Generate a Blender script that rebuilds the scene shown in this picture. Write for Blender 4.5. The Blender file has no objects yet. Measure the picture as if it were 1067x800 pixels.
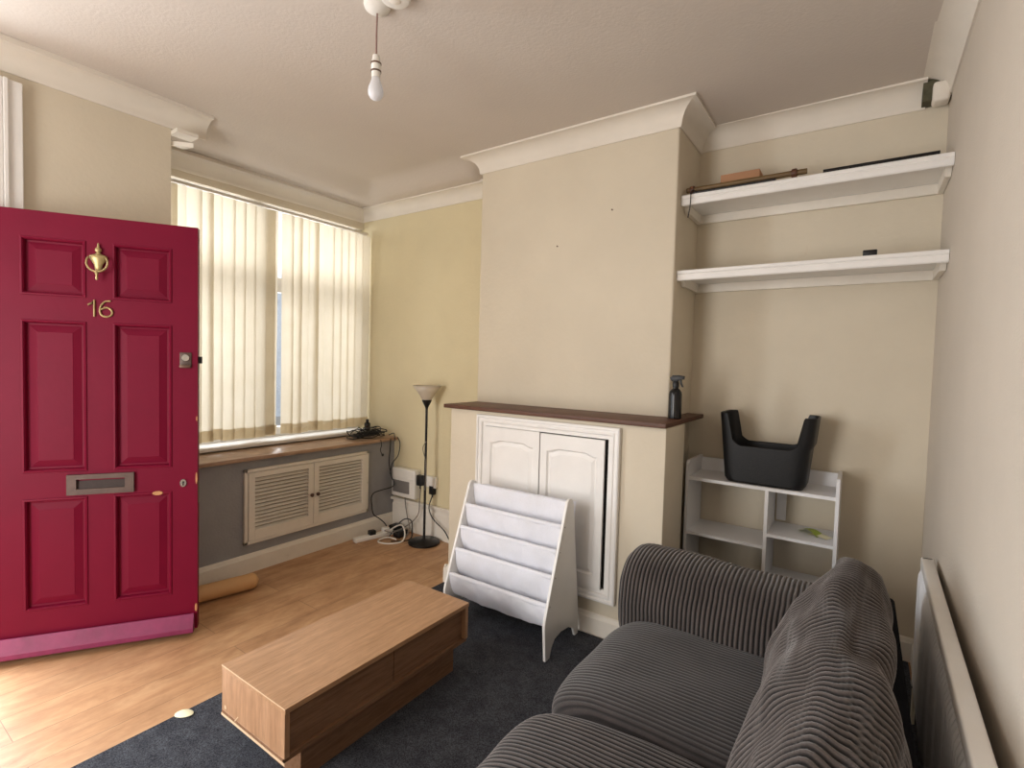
import bpy, bmesh, math, random
from mathutils import Vector, Matrix, noise
random.seed(7)
S = bpy.context.scene
COL = S.collection
PI = math.pi

# ------------------------------------------------------------------ materials
def new_mat(name):
    m = bpy.data.materials.new(name); m.use_nodes = True
    nt = m.node_tree; nt.nodes.clear()
    out = nt.nodes.new('ShaderNodeOutputMaterial')
    return m, nt, out
def N(nt, t, **kw):
    n = nt.nodes.new(t)
    for k, v in kw.items():
        if k in n.inputs.keys(): n.inputs[k].default_value = v
        else: setattr(n, k, v)
    return n
def L(nt, a, b): nt.links.new(a, b)
def rgb(r, g, b):
    """sRGB 0..255 to linear RGBA"""
    f = lambda c: (c/255/12.92) if c/255 <= .04045 else ((c/255+.055)/1.055)**2.4
    return (f(r), f(g), f(b), 1)
def ramp(nt, fac, stops):
    r = N(nt, 'ShaderNodeValToRGB')
    cr = r.color_ramp
    while len(cr.elements) < len(stops): cr.elements.new(.5)
    for e, (p, c) in zip(cr.elements, stops): e.position = p; e.color = c
    L(nt, fac, r.inputs['Fac'])
    return r.outputs['Color']
def coords(nt, scale=(1, 1, 1), rot=(0, 0, 0), kind='Object'):
    tc = N(nt, 'ShaderNodeTexCoord'); mp = N(nt, 'ShaderNodeMapping')
    mp.inputs['Scale'].default_value = scale; mp.inputs['Rotation'].default_value = rot
    L(nt, tc.outputs[kind], mp.inputs['Vector'])
    return mp.outputs['Vector']
def mixc(nt, fac, a, b, blend='MIX'):
    m = N(nt, 'ShaderNodeMix', data_type='RGBA', blend_type=blend)
    if isinstance(fac, (int, float)): m.inputs[0].default_value = fac
    else: L(nt, fac, m.inputs[0])
    for i, v in ((6, a), (7, b)):
        if isinstance(v, tuple): m.inputs[i].default_value = v
        else: L(nt, v, m.inputs[i])
    return m.outputs[2]
def bump(nt, h, strength, dist=.01):
    b = N(nt, 'ShaderNodeBump'); b.inputs['Strength'].default_value = strength; b.inputs['Distance'].default_value = dist
    L(nt, h, b.inputs['Height']); return b.outputs['Normal']
def paint(name, c, rough=.5, var=.06, scale=4, bscale=60, bstr=.1, metal=0, spec=.4, dirt=None):
    m, nt, out = new_mat(name)
    p = N(nt, 'ShaderNodeBsdfPrincipled'); p.inputs['Roughness'].default_value = rough
    p.inputs['Metallic'].default_value = metal; p.inputs['Specular IOR Level'].default_value = spec
    v = coords(nt)
    n1 = N(nt, 'ShaderNodeTexNoise', Scale=scale, Detail=6.0, Roughness=.6); L(nt, v, n1.inputs['Vector'])
    lo = tuple(x*(1-var) for x in c[:3])+(1,); hi = tuple(min(1, x*(1+var)) for x in c[:3])+(1,)
    colr = ramp(nt, n1.outputs['Fac'], [(.3, lo), (.7, hi)])
    if dirt:
        n3 = N(nt, 'ShaderNodeTexNoise', Scale=dirt[0], Detail=8.0, Roughness=.7); L(nt, v, n3.inputs['Vector'])
        f = ramp(nt, n3.outputs['Fac'], [(dirt[1], (0, 0, 0, 1)), (dirt[1]+.12, (1, 1, 1, 1))])
        colr = mixc(nt, f, colr, dirt[2])
    L(nt, colr, p.inputs['Base Color'])
    if bstr:
        n2 = N(nt, 'ShaderNodeTexNoise', Scale=bscale, Detail=4.0); L(nt, v, n2.inputs['Vector'])
        L(nt, bump(nt, n2.outputs['Fac'], bstr), p.inputs['Normal'])
    L(nt, p.outputs[0], out.inputs[0])
    return m
def wood(name, c0, c1, axis='y', rough=.45, stretch=14, scale=5, spec=.4):
    m, nt, out = new_mat(name)
    p = N(nt, 'ShaderNodeBsdfPrincipled'); p.inputs['Roughness'].default_value = rough
    p.inputs['Specular IOR Level'].default_value = spec
    sc = [stretch]*3; sc['xyz'.index(axis)] = 1
    v = coords(nt, tuple(sc))
    n1 = N(nt, 'ShaderNodeTexNoise', Scale=scale, Detail=8.0, Roughness=.65, Distortion=.6); L(nt, v, n1.inputs['Vector'])
    n2 = N(nt, 'ShaderNodeTexNoise', Scale=scale*6, Detail=4.0); L(nt, v, n2.inputs['Vector'])
    a = ramp(nt, n1.outputs['Fac'], [(.3, c0), (.68, c1)])
    b = ramp(nt, n2.outputs['Fac'], [(.35, (.82, .82, .82, 1)), (.6, (1, 1, 1, 1))])
    L(nt, mixc(nt, 1.0, a, b, 'MULTIPLY'), p.inputs['Base Color'])
    L(nt, bump(nt, n2.outputs['Fac'], .06), p.inputs['Normal'])
    L(nt, p.outputs[0], out.inputs[0])
    return m

M = {}
CREAM = rgb(213, 202, 182)
M['wall'] = paint('cream_wall_paint', CREAM, .75, .035, 2.5, 45, .12, spec=.2, dirt=(3.0, .70, rgb(196, 181, 150)))
M['wall_right'] = paint('beige_wall_paint', rgb(203, 192, 178), .8, .03, 2.5, 120, .25, spec=.2)
M['wall_yellow'] = paint('warm_cream_wall_paint', rgb(216, 203, 168), .75, .035, 2.5, 45, .12, spec=.2)
M['ceiling'] = paint('ceiling_paint', rgb(206, 196, 186), .85, .03, 1.5, 70, .12, spec=.1)
M['cornice'] = paint('cornice_white', rgb(226, 218, 206), .7, .03, 5, 60, .08, spec=.2)
M['white'] = paint('white_gloss_paint', rgb(234, 231, 227), .4, .03, 6, 40, .05)
M['rad_white'] = paint('radiator_white', rgb(246, 246, 248), .35, .02, 6, 40, .02)
M['white_worn'] = paint('worn_white_paint', rgb(230, 223, 211), .5, .04, 8, 50, .1, dirt=(9, .66, rgb(150, 138, 120)))
M['white_board'] = paint('white_melamine', rgb(226, 225, 226), .45, .02, 6, 80, .02)
M['grey_wall'] = paint('grey_wall_paint', rgb(150, 149, 150), .8, .07, 6, 80, .25, spec=.2)
M['red'] = paint('red_door_paint', rgb(110, 7, 40), .5, .06, 5, 30, .06, spec=.15)
M['red_bar'] = paint('worn_red_weatherboard', rgb(128, 42, 82), .5, .18, 10, 40, .15)
M['brass'] = paint('aged_brass', rgb(172, 152, 108), .4, .15, 30, 60, .05, metal=.7)
M['bronze'] = paint('dull_bronze', rgb(108, 84, 72), .45, .15, 30, 60, .1, metal=.6)
M['bronze_dark'] = paint('dark_bronze', rgb(92, 76, 70), .5, .12, 30, 60, .1, metal=.35)
M['flap'] = paint('shadowed_flap', rgb(58, 46, 43), .6, .12, 30, 60, .1, metal=.2)
M['chrome'] = paint('chrome', rgb(200, 198, 195), .25, .05, 30, 60, 0, metal=.95)
M['louvre_shadow'] = paint('louvre_shade_backing', rgb(168, 156, 138), .8, .08, 10, 40, .1)  # darker than the doors: shade between the slats put into the colour
M['hole_shade'] = paint('coving_hole_shade', rgb(84, 80, 62), .9, .3, 30, 40, .3)  # dark tone stands for the shade inside the broken coving
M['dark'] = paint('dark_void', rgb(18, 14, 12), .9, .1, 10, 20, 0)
M['black'] = paint('black_plastic', rgb(20, 20, 22), .42, .15, 20, 220, .12)
M['tub'] = paint('black_tub_plastic', rgb(13, 13, 15), .45, .15, 20, 220, .12)
M['black_gloss'] = paint('black_gloss_plastic', rgb(15, 15, 16), .22, .1, 20, 60, 0)
M['black_metal'] = paint('black_metal', rgb(24, 22, 22), .35, .1, 20, 60, .03, metal=.3)
M['black_fabric'] = paint('black_backing_cloth', rgb(20, 20, 24), .95, .2, 30, 300, .2, spec=.1)
M['white_plastic'] = paint('white_plastic', rgb(228, 224, 216), .35, .02, 10, 60, 0)
M['grey_plastic'] = paint('grey_smoked_plastic', rgb(120, 116, 112), .25, .05, 10, 60, 0)
M['cable'] = paint('black_cable', rgb(22, 21, 22), .5, .1, 20, 60, 0)
M['cable_grey'] = paint('grey_cable', rgb(120, 112, 104), .5, .1, 20, 60, 0)
M['cable_white'] = paint('white_cable', rgb(215, 208, 196), .45, .05, 20, 60, 0)
M['cord_brown'] = paint('pinkish_cord', rgb(140, 112, 104), .6, .1, 20, 60, 0)
M['oak'] = wood('oak_veneer', rgb(160, 120, 86), rgb(192, 150, 114), 'y', .38, 16, 4)
M['oak_front'] = wood('oak_veneer_satin', rgb(118, 84, 60), rgb(146, 110, 84), 'y', .25, 16, 4)
M['oak_end'] = wood('oak_veneer_end', rgb(156, 116, 84), rgb(190, 148, 114), 'z', .42, 16, 4)
M['oak_edge'] = paint('pale_edge_band', rgb(214, 186, 152), .5, .06, 10, 60, 0)
M['mantel'] = wood('dark_mantel_wood', rgb(74, 44, 30), rgb(108, 70, 50), 'x', .5, 14, 4)
M['sill'] = wood('worn_sill_wood', rgb(150, 116, 92), rgb(196, 164, 136), 'y', .3, 8, 4, spec=.5)
M['pole_wood'] = wood('brown_pole_wood', rgb(92, 72, 44), rgb(124, 98, 62), 'x', .5, 10, 5)
M['card'] = paint('brown_cardboard', rgb(172, 128, 96), .85, .06, 6, 40, .05)
M['chip'] = paint('bare_wood_chip', rgb(186, 136, 92), .7, .1, 30, 60, .1)
M['roll'] = paint('tan_roll', rgb(205, 160, 110), .5, .07, 5, 50, .05)
M['scrap'] = paint('pale_paper', rgb(232, 226, 190), .8, .06, 30, 40, .1)
M['green'] = paint('lime_green_print', rgb(160, 178, 60), .6, .1, 30, 40, .05)

def floor_mat():
    m, nt, out = new_mat('oak_laminate_floor')
    p = N(nt, 'ShaderNodeBsdfPrincipled'); p.inputs['Roughness'].default_value = .42
    v = coords(nt, (1, 1, 1), (0, 0, PI/2))
    br = N(nt, 'ShaderNodeTexBrick', offset=.37)
    for k, x in (('Scale', 1), ('Brick Width', 1.25), ('Row Height', .19), ('Mortar Size', .0016), ('Mortar Smooth', .3), ('Bias', 0)):
        br.inputs[k].default_value = x
    br.inputs['Color1'].default_value = (.35, .35, .35, 1); br.inputs['Color2'].default_value = (.65, .65, .65, 1)
    br.inputs['Mortar'].default_value = (0, 0, 0, 1)
    L(nt, v, br.inputs['Vector'])
    v2 = coords(nt, (5.5, 1.2, 1))
    add = N(nt, 'ShaderNodeVectorMath', operation='ADD'); L(nt, v2, add.inputs[0])
    sc = N(nt, 'ShaderNodeVectorMath', operation='SCALE'); sc.inputs['Scale'].default_value = 7; L(nt, br.outputs['Color'], sc.inputs[0])
    L(nt, sc.outputs[0], add.inputs[1])
    n1 = N(nt, 'ShaderNodeTexNoise', Scale=2.6, Detail=9.0, Roughness=.65, Distortion=1.2); L(nt, add.outputs[0], n1.inputs['Vector'])
    a = ramp(nt, n1.outputs['Fac'], [(.25, rgb(164, 120, 84)), (.5, rgb(190, 147, 108)), (.78, rgb(207, 168, 128))])
    v3 = coords(nt, (2.2, 1, 1))
    n3 = N(nt, 'ShaderNodeTexNoise', Scale=3.2, Detail=6.0, Roughness=.7); L(nt, v3, n3.inputs['Vector'])
    wear = ramp(nt, n3.outputs['Fac'], [(.33, (.76, .72, .68, 1)), (.58, (1.0, 1, 1, 1))])
    a = mixc(nt, 1.0, a, wear, 'MULTIPLY')
    tint = mixc(nt, .16, a, br.outputs['Color'], 'OVERLAY')
    fac = N(nt, 'ShaderNodeMath', operation='MULTIPLY'); L(nt, br.outputs['Fac'], fac.inputs[0]); fac.inputs[1].default_value = .55
    L(nt, mixc(nt, fac.outputs[0], tint, rgb(96, 66, 42)), p.inputs['Base Color'])
    rr = ramp(nt, n3.outputs['Fac'], [(.3, (.5, .5, .5, 1)), (.7, (.34, .34, .34, 1))]); L(nt, rr, p.inputs['Roughness'])
    L(nt, bump(nt, n1.outputs['Fac'], .05), p.inputs['Normal'])
    L(nt, p.outputs[0], out.inputs[0]); return m
M['floor'] = floor_mat()
def rug_mat():
    m, nt, out = new_mat('charcoal_carpet')
    p = N(nt, 'ShaderNodeBsdfPrincipled'); p.inputs['Roughness'].default_value = 1; p.inputs['Specular IOR Level'].default_value = .05
    v = coords(nt)
    n1 = N(nt, 'ShaderNodeTexNoise', Scale=260.0, Detail=3.0); L(nt, v, n1.inputs['Vector'])
    n2 = N(nt, 'ShaderNodeTexNoise', Scale=14.0, Detail=6.0, Roughness=.7); L(nt, v, n2.inputs['Vector'])
    a = ramp(nt, n1.outputs['Fac'], [(.3, rgb(40, 41, 45)), (.7, rgb(96, 98, 104))])
    b = ramp(nt, n2.outputs['Fac'], [(.35, (.62, .62, .64, 1)), (.65, (1, 1, 1, 1))])
    L(nt, mixc(nt, 1.0, a, b, 'MULTIPLY'), p.inputs['Base Color'])
    L(nt, bump(nt, n1.outputs['Fac'], .7, .004), p.inputs['Normal'])
    L(nt, p.outputs[0], out.inputs[0]); return m
M['rug'] = rug_mat()
def cord_mat(name, dark, light, worn):
    """corduroy: the rib attribute (0 in the groove, 1 on the wale) comes with the mesh"""
    m, nt, out = new_mat(name)
    p = N(nt, 'ShaderNodeBsdfPrincipled'); p.inputs['Roughness'].default_value = .85; p.inputs['Specular IOR Level'].default_value = .15
    p.inputs['Sheen Weight'].default_value = .35; p.inputs['Sheen Roughness'].default_value = .5
    at = N(nt, 'ShaderNodeAttribute'); at.attribute_name = 'rib'
    v = coords(nt)
    n1 = N(nt, 'ShaderNodeTexNoise', Scale=9.0, Detail=6.0, Roughness=.65); L(nt, v, n1.inputs['Vector'])
    n2 = N(nt, 'ShaderNodeTexNoise', Scale=350.0, Detail=2.0); L(nt, v, n2.inputs['Vector'])
    a = ramp(nt, at.outputs['Fac'], [(.15, dark), (.75, light)])
    b = ramp(nt, n1.outputs['Fac'], [(.35, (worn, worn, worn, 1)), (.65, (1, 1, 1, 1))])
    c = ramp(nt, n2.outputs['Fac'], [(.3, (.8, .8, .8, 1)), (.7, (1, 1, 1, 1))])
    L(nt, mixc(nt, 1.0, mixc(nt, 1.0, a, b, 'MULTIPLY'), c, 'MULTIPLY'), p.inputs['Base Color'])
    L(nt, bump(nt, n2.outputs['Fac'], .3, .003), p.inputs['Normal'])
    L(nt, p.outputs[0], out.inputs[0]); return m
M['cord'] = cord_mat('grey_jumbo_cord', rgb(26, 22, 21), rgb(90, 81, 77), .66)
M['cord_seat'] = cord_mat('grey_jumbo_cord_seat', rgb(38, 33, 32), rgb(67, 60, 58), .58)
def slat_mat(name, c, trans=.55, ct=None):
    m, nt, out = new_mat(name)
    v = coords(nt, (1, 1, 1))
    n1 = N(nt, 'ShaderNodeTexNoise', Scale=500.0, Detail=2.0)
    v2 = coords(nt, (1, 1, .25)); L(nt, v2, n1.inputs['Vector'])
    n2 = N(nt, 'ShaderNodeTexNoise', Scale=6.0, Detail=5.0); L(nt, v, n2.inputs['Vector'])
    a = ramp(nt, n1.outputs['Fac'], [(.3, tuple(x*.93 for x in c[:3])+(1,)), (.7, c)])
    b = ramp(nt, n2.outputs['Fac'], [(.3, (.94, .93, .90, 1)), (.7, (1, 1, 1, 1))])
    cc = mixc(nt, 1.0, a, b, 'MULTIPLY')
    d = N(nt, 'ShaderNodeBsdfDiffuse'); t = N(nt, 'ShaderNodeBsdfTranslucent')
    L(nt, cc, d.inputs[0])
    if ct: L(nt, mixc(nt, 1.0, cc, ct, 'MULTIPLY'), t.inputs[0])
    else: L(nt, cc, t.inputs[0])
    mx = N(nt, 'ShaderNodeMixShader'); mx.inputs[0].default_value = trans
    L(nt, d.outputs[0], mx.inputs[1]); L(nt, t.outputs[0], mx.inputs[2])
    L(nt, mx.outputs[0], out.inputs[0]); return m
M['slat'] = slat_mat('cream_blind_fabric', rgb(230, 225, 214), .55, (1.0, .95, .86, 1))
M['hem'] = slat_mat('tan_blind_hem', rgb(224, 211, 186), .55)
M['canvas'] = slat_mat('white_canvas', rgb(246, 247, 255), .15)
def glass_mat(name, tint=(1, 1, 1, 1), gl=.08):
    m, nt, out = new_mat(name)
    t = N(nt, 'ShaderNodeBsdfTransparent'); t.inputs[0].default_value = tint
    g = N(nt, 'ShaderNodeBsdfGlossy'); g.inputs['Roughness'].default_value = .03
    mx = N(nt, 'ShaderNodeMixShader'); mx.inputs[0].default_value = gl
    L(nt, t.outputs[0], mx.inputs[1]); L(nt, g.outputs[0], mx.inputs[2])
    L(nt, mx.outputs[0], out.inputs[0]); return m
M['glass'] = glass_mat('window_glass')
def frosted(name, c, tr):
    m, nt, out = new_mat(name)
    d = N(nt, 'ShaderNodeBsdfPrincipled'); d.inputs['Base Color'].default_value = c; d.inputs['Roughness'].default_value = .3
    t = N(nt, 'ShaderNodeBsdfTranslucent'); t.inputs[0].default_value = c
    mx = N(nt, 'ShaderNodeMixShader'); mx.inputs[0].default_value = tr
    L(nt, d.outputs[0], mx.inputs[1]); L(nt, t.outputs[0], mx.inputs[2]); L(nt, mx.outputs[0], out.inputs[0]); return m
M['shade'] = frosted('frosted_lamp_shade', rgb(228, 218, 202), .4)
M['bulb'] = frosted('pearl_bulb_glass', rgb(236, 236, 238), .35)
M['brick'] = paint('far_pale_wall', rgb(205, 212, 222), .9, .15, 6, 40, .1)
M['ground'] = paint('street_paving', rgb(150, 148, 145), .9, .1, 6, 40, .1)

# ------------------------------------------------------------------ mesh helpers
class MB:
    def __init__(self): self.bm = bmesh.new(); self.rib = None
    def merge(self, b2):
        me = bpy.data.meshes.new('tmp'); b2.to_mesh(me); b2.free(); self.bm.from_mesh(me); bpy.data.meshes.remove(me)
        return self
    def box(self, x0, x1, y0, y1, z0, z1, bev=0, seg=2):
        b = bmesh.new(); bmesh.ops.create_cube(b, size=1)
        for v in b.verts: v.co = Vector((x0+(v.co.x+.5)*(x1-x0), y0+(v.co.y+.5)*(y1-y0), z0+(v.co.z+.5)*(z1-z0)))
        if bev: bmesh.ops.bevel(b, geom=b.edges[:], offset=bev, segments=seg, profile=.5, affect='EDGES')
        return self.merge(b)
    def prism(self, poly, axis, a0, a1, bev=0, seg=2):
        """poly: 2D points in the two axes other than AXIS, in xyz order"""
        b = bmesh.new()
        def P(p, a):
            if axis == 'x': return (a, p[0], p[1])
            if axis == 'y': return (p[0], a, p[1])
            return (p[0], p[1], a)
        v0 = [b.verts.new(P(p, a0)) for p in poly]; v1 = [b.verts.new(P(p, a1)) for p in poly]
        n = len(poly)
        caps = [b.faces.new(v0), b.faces.new(v1[::-1])]
        for i in range(n): b.faces.new((v0[i], v1[i], v1[(i+1) % n], v0[(i+1) % n]))
        bmesh.ops.recalc_face_normals(b, faces=b.faces[:])
        if bev: bmesh.ops.bevel(b, geom=list({e for f in caps for e in f.edges}), offset=bev, segments=seg, profile=.5, affect='EDGES')
        bmesh.ops.triangulate(b, faces=[f for f in b.faces if len(f.verts) > 4])
        return self.merge(b)
    def tube(self, pts, r, seg=8, smooth=0, radii=None):
        pts = [Vector(p) for p in pts]
        if smooth: pts = catmull(pts, smooth)
        b = bmesh.new(); rings = []
        up = Vector((0, 0, 1)); prev = None
        for i, p in enumerate(pts):
            t = (pts[min(i+1, len(pts)-1)]-pts[max(i-1, 0)]).normalized()
            if prev is None:
                a = t.cross(up);
                if a.length < 1e-3: a = t.cross(Vector((1, 0, 0)))
                a.normalize()
            else:
                a = prev - t*prev.dot(t)
                if a.length < 1e-6: a = t.orthogonal()
                a.normalize()
            prev = a; c = t.cross(a)
            rr = radii[i] if radii and not smooth else r
            rings.append([b.verts.new(p + (a*math.cos(2*PI*k/seg)+c*math.sin(2*PI*k/seg))*rr) for k in range(seg)])
        for A, B in zip(rings, rings[1:]):
            for k in range(seg): b.faces.new((A[k], A[(k+1) % seg], B[(k+1) % seg], B[k]))
        b.faces.new(rings[0][::-1]); b.faces.new(rings[-1])
        bmesh.ops.recalc_face_normals(b, faces=b.faces[:])
        return self.merge(b)
    def lathe(self, prof, c, seg=24, axis='z', sx=1, sy=1, close=True):
        """prof: (radius, height) from bottom to top"""
        b = bmesh.new(); rings = []
        for r, h in prof:
            ring = []
            for k in range(seg):
                a = 2*PI*k/seg; x, y = r*math.cos(a)*sx, r*math.sin(a)*sy
                p = {'z': (x, y, h), 'y': (x, h, y), 'x': (h, x, y)}[axis]
                ring.append(b.verts.new(Vector(p)+Vector(c)))
            rings.append(ring)
        for A, B in zip(rings, rings[1:]):
            for k in range(seg): b.faces.new((A[k], A[(k+1) % seg], B[(k+1) % seg], B[k]))
        if close:
            b.faces.new(rings[0][::-1]); b.faces.new(rings[-1])
        bmesh.ops.recalc_face_normals(b, faces=b.faces[:])
        return self.merge(b)
    def grid(self, fn, nu, nv, wrap_u=False):
        b = bmesh.new()
        V = [[b.verts.new(fn(i/nu, j/nv)) for j in range(nv+1)] for i in range(nu+(0 if wrap_u else 1))]
        n = len(V)
        for i in range(nu):
            for j in range(nv):
                b.faces.new((V[i][j], V[(i+1) % n][j], V[(i+1) % n][j+1], V[i][j+1]))
        bmesh.ops.recalc_face_normals(b, faces=b.faces[:])
        return self.merge(b)
    def move(self, mat): self.bm.transform(mat); return self
    def build(self, name, mat, parent=None, smooth=False, local=False):
        if parent is not None and not local:
            self.bm.transform(ROOT[parent.name].inverted())
        me = bpy.data.meshes.new(name); self.bm.to_mesh(me); self.bm.free()
        me.materials.append(mat)
        if smooth:
            me.polygons.foreach_set('use_smooth', [True]*len(me.polygons))
            if smooth != 'all':
                me.set_sharp_from_angle(angle=math.radians(smooth if smooth is not True else 40))
        if self.rib is not None:
            at = me.attributes.new('rib', 'FLOAT', 'POINT'); at.data.foreach_set('value', self.rib)
        o = bpy.data.objects.new(name, me); COL.objects.link(o)
        if parent is not None:
            o.parent = parent; ROOT[o.name] = ROOT[parent.name]
        else: ROOT[o.name] = Matrix.Identity(4)
        return o
ROOT = {}
def catmull(P, n):
    out = []
    for i in range(len(P)-1):
        p0, p1, p2, p3 = P[max(i-1, 0)], P[i], P[i+1], P[min(i+2, len(P)-1)]
        for k in range(n):
            t = k/n
            out.append(.5*((2*p1)+(p2-p0)*t+(2*p0-5*p1+4*p2-p3)*t*t+(3*p1-p0-3*p2+p3)*t**3))
    out.append(P[-1]); return out
def tag(o, label, cat, group=None):
    o['label'] = label; o['category'] = cat
    if group: o['group'] = group
    return o
def thing(name, label, cat, loc=(0, 0, 0), rz=0, group=None):
    o = bpy.data.objects.new(name, None); COL.objects.link(o)
    o.location = loc; o.rotation_euler = (0, 0, rz); o.empty_display_size = .1
    ROOT[o.name] = Matrix.Translation(loc) @ Matrix.Rotation(rz, 4, 'Z')
    return tag(o, label, cat, group)
def struct(name, mb, mat, smooth=False):
    o = mb.build(name, mat, None, smooth); o['kind'] = 'structure'; return o
def lerp(a, b, t): return a+(b-a)*t
def ss(a, b, x):
    t = max(0, min(1, (x-a)/(b-a))); return t*t*(3-2*t)

# ------------------------------------------------------------------ the room (metres; camera stands at x=0 y=0)
XR = .274      # right wall
XD = -3.27     # front-door wall
XW = -3.71     # bay window wall
YA = 2.995     # alcove left of chimney breast
YR = 3.17      # alcove right of chimney breast
YB = 2.75      # chimney breast front
XB0, XB1 = -2.19, -.86
YH = 2.435     # boxed hearth front
XH0, XH1 = -2.145, -.768
def ceil_z(x, y):
    d = max(ss(-3.15, -3.5, x), ss(2.62, 2.86, y)*ss(-2.22, -2.34, x))
    return 2.80-.078*d
struct('floor', MB().box(-3.9, .45, -1.7, 3.35, -.06, 0), M['floor'])
cb = MB()
def cfn(u, v):
    x = lerp(-3.9, .45, u); y = lerp(-1.7, 3.35, v); return (x, y, ceil_z(x, y))
cb.grid(cfn, 120, 120)
cb.box(-3.9, .45, -1.7, 3.35, 2.86, 2.93)
struct('ceiling', cb, M['ceiling'], 'all')
# front-door wall: opening y -.33..0.53
wl = MB()
wl.box(-3.42, XD, -1.7, -.33, 0, 2.86); wl.box(-3.42, XD, .53, 1.29, 0, 2.86); wl.box(-3.42, XD, -.33, .53, 2.66, 2.86)
wl.box(-3.86, -3.42, 1.18, 1.29, 0, 2.86)
struct('wall_left', wl, M['wall'])
wb = MB()
wb.box(-3.86, XW, 1.29, YA, 2.562, 2.86); wb.box(-3.86, XW, 1.29, YA, 0, .79)
struct('wall_bay', wb, M['wall'])
struct('wall_rear', MB().box(-3.86, XB0, YA, 3.33, 0, 2.86), M['wall_yellow'])
struct('wall_chimney', MB().box(XB0, XB1, YB, 3.33, 0, 2.86, .012, 3), M['wall'], 40)
struct('wall_hearth', MB().box(XH0, XH1, YH, YB, 0, 1.125, .008, 2), M['wall'], 40)
struct('wall_alcove', MB().box(XB1, .45, YR, 3.33, 0, 2.86), M['wall'])
struct('wall_right', MB().box(XR, .45, -1.7, YR, 0, 2.86), M['wall_right'])
wk = MB(); wk.box(-3.42, -2.5, -1.85, -1.7, 0, 2.86); wk.box(-1.3, .45, -1.85, -1.7, 0, 2.86); wk.box(-2.5, -1.3, -1.85, -1.7, 2.1, 2.86)  # doorway gap invented to house the added fill lamp
struct('wall_behind', wk, M['wall'])
# grey boxing under the bay window
gp = MB(); gp.box(-3.45, XD, 1.29, YA, 0, .742)
g = struct('wall_panel', gp, M['grey_wall'])
# skirting boards
def skirt(name, axis, a0, a1, face, sgn, h, th=.02, mat='white_worn'):
    """board on a wall face; sgn points into the room"""
    prof = [(0, 0), (th, 0), (th, h*.80), (th*.7, h*.86), (th*.55, h*.95), (th*.2, h), (0, h)]
    poly = [(face+sgn*p, z) for p, z in prof]
    mb = MB()
    if axis == 'y': # runs along y: profile in x,z
        mb.prism(poly, 'y', a0, a1)
    else: mb.prism(poly, 'x', a0, a1)
    return struct(name, mb, M[mat])
skirt('baseboard_bay', 'y', 1.29, YA, XD, 1, .122, .024)
skirt('baseboard_rear', 'x', XD+.02, XH0-.02, YA, -1, .25, .03)
struct('baseboard_rear_rail', MB().box(XD, XH0, YA-.038, YA, .235, .262, .008), M['white_worn'], 40)
skirt('baseboard_hearth', 'x', XH0-.0185, XH1+.0185, YH, -1, .115)
skirt('baseboard_hearth_side', 'y', YH-.0185, YB, XH0, -1, .115)
skirt('baseboard_chimney', 'y', YH-.0185, YR, XH1, 1, .115)
skirt('baseboard_alcove', 'x', XH1+.03, XR, YR, -1, .115)
skirt('baseboard_right', 'y', -1.7, YR-.02, XR, -1, .115)
skirt('baseboard_left', 'y', .67, 1.29, XD, 1, .122)
# coving
def cornice(name, p0, p1, n, z0, z1, m0, m1, size=.105, mat='cornice'):
    p0 = Vector((p0[0], p0[1], 0)); p1 = Vector((p1[0], p1[1], 0)); n = Vector((n[0], n[1], 0)); d = (p1-p0).normalized()
    s = size/.105
    prof = [(0, .108), (.008, .108), (.012, .1)]
    for k in range(1, 11):
        a = PI/2*k/10; prof.append((.10-.088*math.cos(a), .10-.088*math.sin(a)))
    prof += [(.107, .012), (.107, -.012), (0, -.012)]
    mb = MB(); b = mb.bm
    A = [b.verts.new(p0+n*q*s-d*(m0*q*s)+Vector((0, 0, z0-h*s))) for q, h in prof]
    B = [b.verts.new(p1+n*q*s+d*(m1*q*s)+Vector((0, 0, z1-h*s))) for q, h in prof]
    for i in range(len(prof)):
        j = (i+1) % len(prof); b.faces.new((A[i], A[j], B[j], B[i]))
    f0 = b.faces.new(A); f1 = b.faces.new(B[::-1])
    bmesh.ops.recalc_face_normals(b, faces=b.faces[:])
    bmesh.ops.triangulate(b, faces=[f0, f1])
    return struct(name, mb, M[mat], 30)
cornice('trim_1', (XB0, YB), (XB1, YB), (0, -1), 2.80, 2.80, 1, 1)
cornice('trim_2', (XB1, YB), (XB1, YR), (1, 0), 2.80, 2.80, 1, -1)
cornice('trim_3', (XB1, YR), (.185, YR), (0, -1), 2.81, 2.80, -1, 0)
cornice('trim_4', (XR, 3.085), (XR, -1.7), (-1, 0), 2.81, 2.83, 0, 0)
cornice('trim_5', (XW, YA), (XB0+.02, YA), (0, -1), 2.722, 2.722, -1, 0, .092)
cornice('trim_6', (XW, 1.29), (XW, YA), (1, 0), 2.705, 2.722, 0, -1, .095)
cornice('trim_7', (XD, -1.7), (XD, 1.47), (1, 0), 2.76, 2.795, 0, 0, .105)
cornice('trim_8', (XB0, YA), (XB0, YB), (-1, 0), 2.80, 2.80, 0, 1)
# broken corner of the coving: dark box painting the hole's shade, and a stub of old plaster
struct('trim_9', MB().box(.17, XR, 3.09, YR, 2.70, 2.795), M['hole_shade'])
struct('trim_10', MB().box(.205, .268, 3.05, 3.13, 2.675, 2.765, .012, 3), M['cornice'], 40)
# loose batten ends under the end of the coving by the bay
bt = MB(); bt.box(XD-.02, XD+.075, 1.29, 1.40, 2.655, 2.675); bt.prism([(XD-.02, 1.29), (XD+.06, 1.38), (XD-.02, 1.36)], 'z', 2.60, 2.625)
struct('trim_11', bt, M['white_worn'])
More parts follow.
